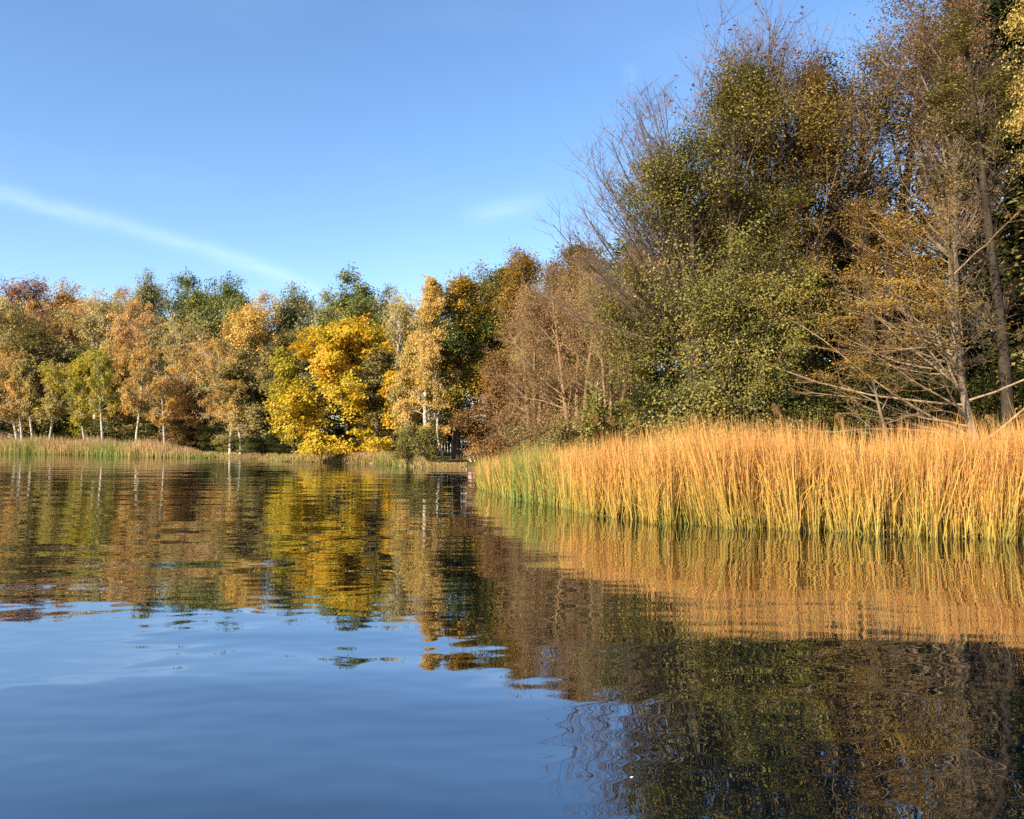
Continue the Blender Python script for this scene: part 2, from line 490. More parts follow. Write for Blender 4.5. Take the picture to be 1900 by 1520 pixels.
edge = N(nt, 'ShaderNodeMapRange'); L(nt, sep.outputs[2], edge.inputs[0])
edge.inputs[1].default_value = .10; edge.inputs[2].default_value = .26
mud = N(nt, 'ShaderNodeMixRGB'); mud.inputs[1].default_value = (.17, .105, .06, 1)
L(nt, edge.outputs[0], mud.inputs[0]); L(nt, mx_.outputs[0], mud.inputs[2])
d = N(nt, 'ShaderNodeBsdfDiffuse'); L(nt, mud.outputs[0], d.inputs[0])
bp = N(nt, 'ShaderNodeBump'); bp.inputs['Distance'].default_value = .08; L(nt, n2_, bp.inputs['Height']); L(nt, bp.outputs[0], d.inputs['Normal'])
L(nt, d.outputs[0], o.inputs[0])
tag(g.build('ground', m), kind='structure', label='grassy lake shore scattered with fallen leaves')

g = Geo()
g.add([(-3000, -200, 0), (3000, -200, 0), (3000, 400, 0), (-3000, 400, 0)], [[0, 1, 2, 3]])
m, nt, o = mat('lake_water')
geo_ = N(nt, 'ShaderNodeNewGeometry')
def wnoise(scale, stretch, detail, rough=.5, rot=0.0, dist=0.0):
    mp = N(nt, 'ShaderNodeMapping'); mp.inputs['Scale'].default_value = stretch; mp.inputs['Rotation'].default_value = (0, 0, rot)
    L(nt, geo_.outputs['Position'], mp.inputs[0])
    n = N(nt, 'ShaderNodeTexNoise'); n.inputs['Scale'].default_value = scale; n.inputs['Detail'].default_value = detail
    n.inputs['Roughness'].default_value = rough; n.inputs['Distortion'].default_value = dist
    L(nt, mp.outputs[0], n.inputs['Vector'])
    return n.outputs['Fac']
h = math_n(nt, 'MULTIPLY', wnoise(.55, (.28, 1, 1), 1.0, .4, .10), .042)
h = math_n(nt, 'ADD', h, math_n(nt, 'MULTIPLY', wnoise(3.8, (.6, 1, 1), 0.0, .4, -.10), .0029))
h = math_n(nt, 'ADD', h, math_n(nt, 'MULTIPLY', wnoise(8.0, (.6, 1, 1), 0.0, .4, .05), .00022))
# ruffled lanes: fine ripples only in patches
pat = N(nt, 'ShaderNodeMapRange'); L(nt, wnoise(.10, (.35, 1, 1), 2.0), pat.inputs[0])
pat.inputs[1].default_value = .42; pat.inputs[2].default_value = .62
h = math_n(nt, 'ADD', h, math_n(nt, 'MULTIPLY', math_n(nt, 'MULTIPLY', wnoise(16.0, (.35, 1, 1), 2.0), pat.outputs[0]), .00016))
bp = N(nt, 'ShaderNodeBump'); bp.inputs['Strength'].default_value = 1.0; bp.inputs['Distance'].default_value = 1.0
L(nt, h, bp.inputs['Height'])
fr = N(nt, 'ShaderNodeLayerWeight'); fr.inputs['Blend'].default_value = .5
L(nt, bp.outputs[0], fr.inputs['Normal'])
gl = N(nt, 'ShaderNodeBsdfGlossy'); gl.inputs['Roughness'].default_value = 0.0; gl.inputs[0].default_value = (.91, .94, .97, 1)
L(nt, bp.outputs[0], gl.inputs['Normal'])
df = N(nt, 'ShaderNodeBsdfDiffuse'); df.inputs[0].default_value = (.002, .005, .007, 1)
mx = N(nt, 'ShaderNodeMixShader'); L(nt, math_n(nt, 'ADD', .155, math_n(nt, 'MULTIPLY', math_n(nt, 'POWER', fr.outputs['Facing'], 2.6), .80)), mx.inputs[0]); L(nt, df.outputs[0], mx.inputs[1]); L(nt, gl.outputs[0], mx.inputs[2])
L(nt, mx.outputs[0], o.inputs[0])
tag(g.build('water', m), kind='structure', label='calm dark lake reflecting the autumn trees and the blue sky')

# ---------------------------------------------------------------- far trees (shared prototypes)
PROTO = {}
WIDE = dict(oak_a=1.4, oak_b=1.4, oak_c=1.4, birch_a=1.35, birch_b=1.35, alder_a=1.4, alder_b=1.4, sparse=1.2, bush=1.25)
def proto(key, **spec):
    gg = gen_tree(**spec)
    A, ra, k = gg['A']; tube(gg['trunk'], A, ra, k)
    PROTO[key] = (gg['trunk'].mesh('trunk', [BM['brown']]), gg['crown'].mesh('crown', [BM['brown'], LM['oak']]), spec['H'], spec['Rad'])
proto('oak_a', seed=11, H=20, Rad=6.2, hb=.22, n1=34, n2=7, n3=4, nleaf=28000, ls=.235, aspect=.8, tonejit=.08, sig=.38, flat=.6, up1=.03)
proto('oak_b', seed=12, H=20, Rad=6.2, hb=.28, n1=30, n2=8, n3=4, nleaf=28000, ls=.235, aspect=.8, tonejit=.08, sig=.34, flat=.5, up1=.02, prof=prof_vase, e1=1.2)
proto('oak_c', seed=13, H=20, Rad=6.2, hb=.15, n1=38, n2=7, n3=4, nleaf=28000, ls=.235, aspect=.8, tonejit=.08, sig=.4, flat=.6, prof=prof_slim)
proto('birch_a', seed=21, H=20, Rad=4.6, hb=.30, n1=30, n2=8, n3=4, nleaf=19000, ls=.19, sig=.3, tonejit=.08, strand=True, droop=.6, upb=0, e0=.5, e1=1.25, up1=.02, l3=.32, tw=.017, prof=prof_round, twr=2.0)
proto('birch_b', seed=22, H=20, Rad=4.6, hb=.22, n1=34, n2=8, n3=4, nleaf=19000, ls=.19, sig=.3, tonejit=.08, strand=True, droop=.6, upb=0, e0=.4, e1=1.2, up1=.02, l3=.30, tw=.016, prof=prof_slim, trunks=2, tspread=.08, twr=2.0)
proto('alder_a', seed=31, H=20, Rad=5.4, hb=.16, n1=44, n2=7, n3=4, nleaf=27000, ls=.22, aspect=.8, tonejit=.08, sig=.36, flat=.35, prof=prof_cone, e0=-.05, e1=1.0, up1=.04)
proto('alder_b', seed=32, H=20, Rad=5.4, hb=.05, n1=44, n2=7, n3=4, nleaf=27000, ls=.22, aspect=.8, tonejit=.08, sig=.36, flat=.4, prof=prof_round, e0=0, e1=1.1, up1=.05, trunks=3)
proto('sparse', seed=41, H=20, Rad=6.0, hb=.45, n1=30, n2=8, n3=6, nleaf=9000, ls=.24, sig=.25, flat=.6, prof=prof_vase, e0=.3, e1=1.2, twr=1.4)
proto('bush', seed=51, H=4, Rad=2.4, hb=.03, n1=30, n2=6, n3=3, nleaf=9000, ls=.15, sig=.2, flat=.7, trunks=4, tspread=.5, e0=.1, e1=1.2, tw=.012)

def far_tree(key, px, D, top, wpx, bark, leaf, name, label, rz, cat='tree', group=None, sy=None):
    x = (px - CX) / F * D
    z0 = gz(x, D)
    H = CAMH + (HOR - top) / F * D - z0
    W = wpx / F * D
    tr, cr, h0, r0 = PROTO[key]
    root = empty(name, (x, D, z0), rz)
    sxy = W / (2 * r0) * WIDE.get(key, 1.0)
    root.scale = (sxy, sxy, H / h0)
    tag(root, label, cat, group)
    a = bpy.data.objects.new('trunk', tr); COL.objects.link(a); a.parent = root
    a.material_slots[0].link = 'OBJECT'; a.material_slots[0].material = BM[bark]
    b = bpy.data.objects.new('crown', cr); COL.objects.link(b); b.parent = root
    for s_, m_ in zip(b.material_slots, (BM[bark], LM[leaf])):
        s_.link = 'OBJECT'; s_.material = m_
    return root

FAR = [
 # key, px, depth, top_py, width_px, bark, leaf, name, label
 ('sparse', 44, 142, 513, 118, 'dark', 'rust', 'beech_tree', 'rusty red tree with dark trunk and open crown at the left of the skyline'),
 ('birch_a', 10, 130, 548, 105, 'white', 'birch', 'birch_tree', 'olive yellow weeping birch at the left edge of the photo, white trunk leaning left'),
 ('birch_b', 74, 138, 560, 74, 'white', 'orange', 'birch_tree', 'salmon orange birch just right of the rusty red tree, fine pale branches'),
 ('oak_c', 122, 146, 533, 100, 'brown', 'orange', 'beech_tree', 'orange tree forming the skyline between the rusty red tree and the olive birch'),
 ('birch_a', 168, 131, 543, 132, 'white', 'birch', 'birch_tree', 'large olive birch with forked white branches standing above the lime yellow tree'),
 ('oak_a', 212, 146, 537, 96, 'brown', 'orange', 'beech_tree', 'orange topped tree on the skyline behind the large olive birch'),
 ('birch_b', 252, 127, 556, 84, 'white', 'orange', 'birch_tree', 'orange birch with a spray of white branches left of the dark green oaks'),
 ('birch_a', 316, 120, 582, 104, 'white', 'birch', 'birch_tree', 'olive birch with thin white branches in front of the dark green oaks'),
 ('oak_c', 274, 140, 512, 66, 'grey', 'grey', 'poplar_tree', 'grey green tree with an airy pointed top, left end of green skyline'),
 ('oak_a', 330, 140, 519, 92, 'brown', 'oak', 'oak_tree', 'dark green oak with a rounded top, left of two on the skyline'),
 ('oak_b', 384, 136, 522, 84, 'brown', 'oak', 'oak_tree', 'dark green oak in the middle of the green skyline, flat clumped top'),
 ('oak_c', 430, 128, 522, 92, 'brown', 'oak', 'oak_tree', 'green oak with a small peak, right end of the dark green skyline'),
 ('oak_a', 486, 116, 546, 104, 'brown', 'gold', 'maple_tree', 'golden yellow round tree set between green crowns on the far skyline'),
 ('oak_c', 548, 122, 536, 92, 'brown', 'grey', 'poplar_tree', 'grey green tree on the skyline right of the golden round tree'),
 ('oak_b', 604, 116, 552, 84, 'brown', 'grey', 'oak_tree', 'low grey green tree in the dip of the skyline above the yellow maple'),
 ('oak_b', 655, 106, 520, 118, 'brown', 'oak', 'oak_tree', 'green oak with spiky clumps on the skyline above the yellow maple'),
 ('oak_a', 716, 104, 534, 84, 'brown', 'grey', 'oak_tree', 'grey green oak on the skyline just left of the tall golden birch'),
 ('alder_a', 92, 124, 612, 108, 'grey', 'alder', 'alder_tree', 'dark olive alder with grey trunks behind the left end of the far reeds'),
 ('birch_b', 36, 122, 640, 92, 'white', 'ochre', 'birch_tree', 'ochre birch with a stout white trunk foot behind the far reeds at left'),
 ('oak_c', 182, 116, 655, 104, 'white', 'lime', 'maple_tree', 'lime yellow tree with a thin white stem behind the middle of the far reeds'),
 ('birch_b', 246, 116, 628, 78, 'grey', 'ochre', 'birch_tree', 'brown ochre slender tree with a dark straight stem right of the lime yellow tree'),
 ('alder_a', 302, 108, 690, 96, 'grey', 'alder', 'alder_tree', 'low olive brown alder behind the right half of the far reeds'),
 ('alder_b', 362, 100, 716, 88, 'brown', 'russet', 'alder_tree', 'small rust brown tree with a reddish top at the right end of the far reeds'),
 ('birch_a', 366, 113, 622, 118, 'white', 'ochre', 'birch_tree', 'spreading ochre birch with a pale arching branch above the rust brown tree'),
 ('birch_b', 424, 97, 634, 74, 'white', 'ochre', 'birch_tree', 'slim ochre birch with a long white stem beside the dark gap in the wood'),
 ('oak_c', 458, 91, 692, 74, 'white', 'gold', 'birch_tree', 'small golden tree at the water bank right of the slim ochre birch'),
 ('alder_b', 492, 88, 620, 128, 'grey', 'alder', 'alder_tree', 'broad olive grey alder reaching the bank left of the yellow maple'),
 ('alder_a', 548, 92, 610, 96, 'brown', 'grey', 'alder_tree', 'grey olive tree rising behind the left shoulder of the yellow maple'),
 ('birch_a', 738, 82, 545, 92, 'white', 'birch', 'birch_tree', 'pale ochre birch with white branches just behind the tall golden birch'),
 ('oak_a', 700, 92, 590, 90, 'brown', 'oak', 'oak_tree', 'dark green crown showing between the maple and the pale birch'),
 ('oak_c', 148, 127, 640, 74, 'dark', 'oak', 'oak_tree', 'dark green tree in shadow between the olive alder and the lime yellow tree'),
 ('oak_a', 412, 106, 640, 60, 'dark', 'oak', 'oak_tree', 'dark shaded tree filling the gap right of the rust brown tree'),
 ('oak_a', -60, 140, 545, 120, 'brown', 'orange', 'beech_tree', 'orange beech at the far left beyond the edge of the photo'),
 ('alder_a', -40, 126, 640, 110, 'brown', 'alder', 'alder_tree', 'olive alder at the far left beyond the edge of the photo'),
]
proto('birch_c', seed=25, H=20, Rad=3.4, hb=.38, n1=22, n2=7, n3=4, nleaf=7500, ls=.26, sig=.3, strand=True, droop=.6, upb=0, e0=.5, e1=1.25, up1=.02, l3=.3, tw=.013, tonejit=.08, prof=prof_round, twr=2.0, wt=.05)
WIDE['birch_c'] = 1.2
for px_, D_, top_, lf_, lb_ in (
    (41, 117.5, 655, 'ochre', 'leftmost, with a stout foot'), (60, 118, 668, 'birch', 'second from the left, leaning right'), (93, 114, 672, 'birch', 'in front of the dark olive alder'),
    (158, 108, 700, 'lime', 'left of the lime yellow tree'), (190, 106, 650, 'lime', 'in the middle of the lime yellow leaves'), (254, 101, 642, 'ochre', 'beside the brown ochre slender tree'),
    (306, 95, 700, 'ochre', 'in front of the low olive alder'), (428, 86.8, 652, 'ochre', 'left one of the pair beside the dark gap'), (447, 85.2, 706, 'gold', 'right one of the pair beside the dark gap')):
    FAR.append(('birch_c', px_, D_, top_, 56, 'white', lf_, 'birch_tree', 'slender pale stemmed birch, ' + lb_))
rr = np.random.default_rng(5)
ROW = ['at the far left', 'behind the rusty red tree', 'behind the orange skyline trees', 'behind the large olive birch', 'behind the orange birch', 'behind the left dark green oak', 'behind the flat topped oak',
       'behind the peaked green oak', 'behind the golden round tree', 'behind the grey green poplar', 'behind the skyline dip', 'behind the spiky green oak', 'behind the grey green oak', 'behind the tall golden birch',
       'behind the stout trunked oak', 'behind the white house', 'behind the russet alder']
for i_, lb_ in enumerate(ROW):
    px_ = -30 + i_ * 62
    FAR.append((('alder_b', 'oak_c', 'alder_b')[i_ % 3], px_, 165 - i_ * 3.6, 585 + (i_ * 37) % 25, 130, 'dark', ('alder', 'oak', 'grey')[i_ % 3], 'oak_tree', 'dark tree filling the depth of the far wood ' + lb_))
for row in FAR:
    key, px, D, top, w, bark, leaf, name, label = row
    far_tree(key, px, D, top, w, bark, leaf, name, label, rr.uniform(0, 6.28), group='trees of the far shore wood')

# low dark undergrowth along the far wood
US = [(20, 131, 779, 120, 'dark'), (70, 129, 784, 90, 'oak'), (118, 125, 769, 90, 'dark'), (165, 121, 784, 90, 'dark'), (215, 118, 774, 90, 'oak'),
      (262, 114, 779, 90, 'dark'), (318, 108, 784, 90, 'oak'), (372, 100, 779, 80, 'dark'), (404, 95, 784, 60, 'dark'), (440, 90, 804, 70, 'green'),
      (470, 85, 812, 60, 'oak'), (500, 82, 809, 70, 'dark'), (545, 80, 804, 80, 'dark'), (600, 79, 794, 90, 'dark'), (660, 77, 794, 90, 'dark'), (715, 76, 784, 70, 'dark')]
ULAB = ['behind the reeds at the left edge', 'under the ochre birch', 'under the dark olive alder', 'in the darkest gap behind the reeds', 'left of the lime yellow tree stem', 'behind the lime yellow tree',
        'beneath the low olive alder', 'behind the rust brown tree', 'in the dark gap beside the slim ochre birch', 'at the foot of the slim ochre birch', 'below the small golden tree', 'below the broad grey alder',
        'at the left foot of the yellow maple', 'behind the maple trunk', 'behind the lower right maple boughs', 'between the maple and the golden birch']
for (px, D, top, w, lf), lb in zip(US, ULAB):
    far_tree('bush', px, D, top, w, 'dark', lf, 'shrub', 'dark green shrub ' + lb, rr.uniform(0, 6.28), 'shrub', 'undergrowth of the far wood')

# ---------------------------------------------------------------- trees of the middle distance
def ground_pt(px, D):
    x = (px - CX) / F * D
    return (x, D, gz(x, D))
def Hof(top, px, D):
    return CAMH + (HOR - top) / F * D - gz((px - CX) / F * D, D)
def Wof(w, D): return w / F * D

def mid(name, px, D, top, w, bark, leaf, label, group=None, twig=None, rz=0., **kw):
    spec = dict(H=Hof(top, px, D), Rad=Wof(w, D) / 2 * .95); spec.update(kw)
    return place_tree(name, spec, ground_pt(px, D), bark, leaf, label, group=group, twig=twig, rz=rz, parts=False)

mid('maple_tree', 642, 72.5, 588, 240, 'dark', 'maple', 'big bright yellow maple with boughs hanging to the water', seed=61, hb=.06, n1=54, n2=8, n3=4, nleaf=46000, ls=.21, aspect=.9,
    sig=.26, flat=.38, e0=-.22, e1=1.1, up1=-.02, up2=-.02, upb=.8, prof=prof_dome, gap=.5, tonejit=.12, twr=1.1, edge=1.)
mid('maple_tree', 548, 75, 655, 84, 'dark', 'lime', 'lime green maple crown at the left side of the big yellow maple', seed=62, hb=.08, n1=36, n2=7, n3=4, nleaf=20000, ls=.19, aspect=.9,
    sig=.26, flat=.45, e0=-.2, e1=1.0, upb=.7)
mid('maple_tree', 727, 69, 690, 62, 'dark', 'maple', 'small amber yellow maple between the green alder and the golden birch', seed=63, hb=.42, n1=24, n2=7, n3=4, nleaf=11000, ls=.19, aspect=.9,
    sig=.24, flat=.45, e0=-.2, e1=1.0, upb=.7)
mid('alder_tree', 698, 70.6, 655, 74, 'grey', 'alder', 'olive green alder growing in front of the yellow maple', seed=64, hb=.25, n1=42, n2=7, n3=4, nleaf=26000, ls=.15, sig=.26, flat=.35, prof=prof_cone, e0=0, e1=1.0)
mid('birch_tree', 789, 64.5, 519, 112, 'white', 'gold', 'tall golden weeping birch with white branches at its bare top', seed=65, hb=.13, n1=46, n2=8, n3=6, nleaf=46000, ls=.13, strand=True, droop=.7, upb=0,
    sig=.22, e0=.45, e1=1.3, up1=-.02, l3=.36, tw=.013, prof=prof_birch, twr=1.5, l2=.5, tf=.9)
mid('birch_tree', 752, 66, 640, 60, 'white', 'birch', 'pale green yellow birch leaning beside the golden birch', seed=66, hb=.2, n1=24, n2=7, n3=5, nleaf=12000, ls=.13, strand=True, droop=.7, upb=0,
    sig=.22, e0=.45, e1=1.2, l3=.36, tw=.014, prof=prof_slim, twr=1.3, lean=(.05, 0))
mid('oak_tree', 846, 67, 514, 120, 'brown', 'oakgold', 'dark green oak with a stout trunk right of the golden birch', seed=67, hb=.26, n1=40, n2=8, n3=4, nleaf=34000, ls=.17, sig=.34, flat=.6, tw=.022, tonetop=-.1, prof=prof_dome)
mid('oak_tree', 905, 71, 501, 140, 'brown', 'oakgold', 'oak turning yellow on its sunny left side behind the russet alder', seed=68, hb=.2, n1=40, n2=8, n3=4, nleaf=34000, ls=.17, sig=.34, flat=.6, tonetop=.15, prof=prof_dome)
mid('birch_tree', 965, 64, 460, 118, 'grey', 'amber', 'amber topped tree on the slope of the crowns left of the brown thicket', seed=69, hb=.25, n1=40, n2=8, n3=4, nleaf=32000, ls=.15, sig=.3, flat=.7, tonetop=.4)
mid('oak_tree', 1062, 60, 452, 130, 'brown', 'olive', 'olive yellow crown rising just behind the top of the brown thicket', seed=70, hb=.25, n1=40, n2=8, n3=4, nleaf=30000, ls=.15, sig=.3, flat=.6)
mid('alder_tree', 924, 52.5, 655, 128, 'brown', 'russet', 'russet brown alder with low sprays over the lawn beside the reeds', twig='brown', seed=71, hb=.14, n1=52, n2=8, n3=5, nleaf=40000, ls=.095, sig=.22, flat=.28, e0=-.25, e1=.9, up1=.03,
    prof=prof_cone, asym=.1)
src = None
for px, D, top, w, rz_, lab, lf in (
    (990, 49.5, 480, 190, 0.0, 'brown twiggy alder with sweeping branches, leftmost of the brown thicket', 'brown'),
    (1068, 46, 455, 210, .5, 'brown half bare alder in the middle of the thicket, branches sweeping up left', 'brown'),
    (1136, 43, 452, 180, -.6, 'dark brown twiggy alder at the right of the thicket against the green alder', 'alder')):
    if src is None:
        src = mid('alder_tree', px, D, top, w, 'twig', lf, lab, group='twiggy brown alders', twig='twig', seed=72, hb=.04, n1=70, n2=10, n3=8, nleaf=19000, ls=.08, aspect=.8, sig=.22, flat=.6, e0=-.2, e1=1.0, up1=.05,
                  up2=.06, wob=.07, trunks=3, tspread=.2, prof=prof_dome, l2=.5, l3=.3, twr=1.1, asym=.15, tonejit=.2)
        src_w, src_h = Wof(w, D), Hof(top, px, D)
        continue
    root = empty('alder_tree', ground_pt(px, D), rz_)
    root.scale = (Wof(w, D) / src_w,) * 2 + (Hof(top, px, D) / src_h,)
    tag(root, lab, 'tree', 'twiggy brown alders')
    for ch in [c_ for c_ in bpy.data.objects if c_.parent == src]:
        c_ = ch.copy(); COL.objects.link(c_); c_.parent = root
        if len(c_.material_slots) > 1:
            c_.material_slots[1].link = 'OBJECT'; c_.material_slots[1].material = LM[lf]
mid('willow_shrub', 770, 59.5, 792, 78, 'grey', 'green', 'round green shrub on the bank at the foot of the golden birch', seed=75, hb=.03, n1=34, n2=6, n3=4, nleaf=14000, ls=.11, sig=.2, flat=.8, trunks=4, tspread=.5)
# leaning bare stem by the lawn
g = Geo()
p0 = np.array(pt(826, 845, 62)); p0[2] = gz(p0[0], 62) - .1
p1 = pt(812, 775, 62)
tt = np.linspace(0, 1, 7)[:, None]
P_ = p0 + (p1 - p0) * tt + np.array([-.25, 0, 0]) * np.sin(tt * pi)
tube(g, P_[None], np.linspace(.12, .06, 7)[None], 8)
tag(g.build('tree_trunk', BM['white']), 'leaning pale bare trunk on the lawn left of the stout oak trunk', 'tree trunk')

# ---------------------------------------------------------------- near trees of the right bank
left_fan = lambda rng, n: pi + rng.normal(0, .75, n)
def near(name, px, D, top, w, bark, leaf, label, twig=None, group=None, rz=0., limb_bark=None, **kw):
    spec = dict(H=Hof(top, px, D), Rad=Wof(w, D) / 2 * .95); spec.update(kw)
    return place_tree(name, spec, ground_pt(px, D), bark, leaf, label, group=group, twig=twig, rz=rz, parts=True, limb_bark=limb_bark)

near('alder_tree', 1318, 34, 138, 360, 'brown', 'green', 'green alder with dense boughs right behind the left part of the tall reeds', twig='brown', seed=83081, hb=.04, n1=66, n2=9, n3=5, nleaf=88000, ls=.085, aspect=.8, sig=.26, flat=.5,
     e0=-.05, e1=1.15, up1=.05, up2=.03, prof=prof_broad, gap=.6, trunks=2, tspread=.08, l2=.5, upb=.7, edge=1.)
near('alder_tree', 1385, 32, 480, 300, 'brown', 'green', 'low spreading green alder with tiered boughs down to the cattails', twig='brown', seed=90, hb=.03, n1=44, n2=9, n3=5, nleaf=44000, ls=.082, aspect=.8, sig=.24, flat=.4,
     e0=-.1, e1=.9, prof=prof_dome, trunks=3, tspread=.2, gap=.6, l2=.5, upb=.9, edge=1.)
fan = lambda rng, n: np.where(rng.uniform(0, 1, n) < .7, pi + rng.normal(0, .6, n), rng.uniform(0, 2 * pi, n))
near('hornbeam_tree', 1284, 37, 118, 640, 'brown', 'red', 'bare mauve twigged tree fanning out left of the green alder', twig='mauve', seed=82, hb=.40, n1=84, n2=10, n3=6, nleaf=380, ls=.12,
     sig=.1, e0=.12, e1=1.1, up1=.085, up2=.09, wob=.035, prof=lambda h: 1.08 - .42 * h, azs=fan, l2=.30, l3=.13, twr=1.15, lr=.42, tf=.75, flat=.4, fit=False, lz=.7)
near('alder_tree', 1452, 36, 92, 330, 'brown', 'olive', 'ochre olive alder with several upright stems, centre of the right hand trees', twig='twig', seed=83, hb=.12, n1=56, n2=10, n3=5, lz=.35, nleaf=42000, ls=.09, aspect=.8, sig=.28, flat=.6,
     e0=.3, e1=1.25, up1=.08, up2=.05, trunks=4, tspread=.16, prof=prof_broad, tonetop=.8, l2=.38, tf=.85, twr=1.1)  # tonetop paints sky light into the upper leaves
near('hornbeam_tree', 1425, 40, 66, 440, 'brown', 'red', 'bare tree with reddish upright tips rising behind the ochre olive alder', twig='mauve', seed=84, hb=.3, n1=60, n2=10, n3=6, nleaf=800, ls=.15,
     sig=.1, e0=.5, e1=1.15, up1=.07, up2=.14, wob=.045, prof=prof_broad, l2=.42, l3=.26, twr=1.2, lr=.6, tf=.6, lz=.8)
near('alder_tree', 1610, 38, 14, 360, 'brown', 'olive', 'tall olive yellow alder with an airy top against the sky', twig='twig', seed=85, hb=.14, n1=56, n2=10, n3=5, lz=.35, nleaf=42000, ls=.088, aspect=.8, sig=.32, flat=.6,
     e0=.3, e1=1.25, up1=.08, trunks=3, tspread=.1, prof=prof_broad, tonetop=.8, tf=.8, twr=1.1)  # upper leaves coloured brighter for a sky-lit top
near('beech_tree', 1790, 35, -60, 300, 'grey', 'brown', 'tall brown twiggy tree with pale branches and few leaves near the right edge', twig='mauve', seed=86, hb=.2, n1=60, n2=11, n3=8, nleaf=20000, ls=.075, sig=.18, flat=.5,
     e0=.45, e1=1.2, up1=.02, up2=.04, wob=.06, prof=prof_broad, asym=.3, l2=.42, l3=.24, twr=1.25, lz=.35, tw=.013)
sweep = lambda rng, n: pi + rng.normal(0, .42, n) + (rng.uniform(0, 1, n) < .16) * pi
near('alder_tree', 1822, 26.5, 330, 720, 'grey', 'amber', 'alder with a lit grey trunk and long bare boughs sweeping left over the reeds', twig='twig', limb_bark='lit', seed=87, hb=.20, n1=54, wt=.05, n2=10, n3=3, nleaf=19000, ls=.062, aspect=.8, sig=.17, flat=.25,
     e0=.30, e1=.52, up1=.020, up2=.03, wob=.085, azs=sweep, prof=lambda h: 1.15 - .7 * h, tw=.017, lean=(-.11, 0), l2=.27, l3=.10, twr=.8, lr=.55, esd=.22, tonetop=.5, fit=False, tf=.9, lz=.36, k1=6, edge=.6)
near('alder_tree', 1872, 28, -90, 300, 'dark', 'alder', 'dark trunked tree at the right edge, the tallest in the photo', twig='pale', seed=88, hb=.16, n1=46, n2=9, n3=6, nleaf=16000, ls=.08, aspect=.85, sig=.22, flat=.3,
     e0=.3, e1=1.0, up1=.02, azs=sweep, prof=prof_broad, tw=.013, tonetop=.3, lz=.5, lr=.6, twr=.9, fit=False, tf=1.0, l2=.25, l3=.13)
near('alder_tree', 1908, 25.5, -200, 170, 'brown', 'birch', 'yellow green crown entering the top right corner of the photo', twig='brown', seed=91, hb=.5, n1=36, n2=8, n3=5, nleaf=20000, ls=.085, aspect=.85, sig=.24, flat=.4,
     e0=0, e1=1.0, prof=prof_round, tw=.012, tonetop=-.6)
near('alder_tree', 1683, 25.0, 560, 260, 'grey', 'amber', 'thin leaning young alder with a lit stem behind the reeds, left of the grey trunk', twig='pale', seed=89, hb=.45, n1=10, n2=6, n3=4, nleaf=2600, ls=.06, sig=.18, flat=.3,
     e0=.1, e1=.9, up1=.03, azs=sweep, prof=prof_round, tw=.019, lean=(-.24, 0), twr=.9, fit=False)

# shade trees further back in the right hand wood, most with leaves coloured dark for its shade
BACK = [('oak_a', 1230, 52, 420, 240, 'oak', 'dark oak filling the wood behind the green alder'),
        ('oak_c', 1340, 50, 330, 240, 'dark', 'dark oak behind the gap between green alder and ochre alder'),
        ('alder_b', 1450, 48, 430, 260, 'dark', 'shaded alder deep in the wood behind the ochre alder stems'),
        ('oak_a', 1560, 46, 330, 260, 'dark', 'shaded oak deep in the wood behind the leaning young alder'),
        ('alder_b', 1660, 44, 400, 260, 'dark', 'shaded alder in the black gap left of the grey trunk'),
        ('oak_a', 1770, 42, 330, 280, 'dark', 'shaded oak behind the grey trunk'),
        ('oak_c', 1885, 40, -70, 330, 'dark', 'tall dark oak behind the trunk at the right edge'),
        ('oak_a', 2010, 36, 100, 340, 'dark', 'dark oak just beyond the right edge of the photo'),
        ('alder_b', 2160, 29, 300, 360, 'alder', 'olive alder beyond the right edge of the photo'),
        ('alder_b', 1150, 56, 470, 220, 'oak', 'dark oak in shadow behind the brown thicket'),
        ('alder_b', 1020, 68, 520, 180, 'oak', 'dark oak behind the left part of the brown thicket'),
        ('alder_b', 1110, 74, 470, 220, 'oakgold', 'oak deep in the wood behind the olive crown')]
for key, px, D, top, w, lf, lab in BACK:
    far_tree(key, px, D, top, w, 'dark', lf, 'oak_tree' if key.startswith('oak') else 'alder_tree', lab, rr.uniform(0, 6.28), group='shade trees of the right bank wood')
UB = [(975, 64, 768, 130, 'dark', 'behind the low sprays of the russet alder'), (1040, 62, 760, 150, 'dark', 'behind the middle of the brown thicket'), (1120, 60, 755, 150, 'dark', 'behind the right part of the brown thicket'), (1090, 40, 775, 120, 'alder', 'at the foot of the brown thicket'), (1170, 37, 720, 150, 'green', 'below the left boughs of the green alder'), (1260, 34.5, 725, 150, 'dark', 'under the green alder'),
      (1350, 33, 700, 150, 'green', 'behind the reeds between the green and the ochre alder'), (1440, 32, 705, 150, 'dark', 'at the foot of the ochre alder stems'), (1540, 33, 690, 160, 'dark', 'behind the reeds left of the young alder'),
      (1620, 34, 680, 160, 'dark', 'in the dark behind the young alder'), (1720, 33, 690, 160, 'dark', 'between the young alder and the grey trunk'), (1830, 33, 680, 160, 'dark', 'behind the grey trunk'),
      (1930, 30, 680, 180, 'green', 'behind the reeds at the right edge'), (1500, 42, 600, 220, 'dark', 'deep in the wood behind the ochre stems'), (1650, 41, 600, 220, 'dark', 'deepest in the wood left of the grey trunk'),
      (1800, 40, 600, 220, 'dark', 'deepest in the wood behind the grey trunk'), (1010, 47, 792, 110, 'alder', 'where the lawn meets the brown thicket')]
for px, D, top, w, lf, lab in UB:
    far_tree('bush', px, D, top, w, 'dark', lf, 'shrub', 'dark shrub ' + lab, rr.uniform(0, 6.28), 'shrub', 'undergrowth of the right bank')

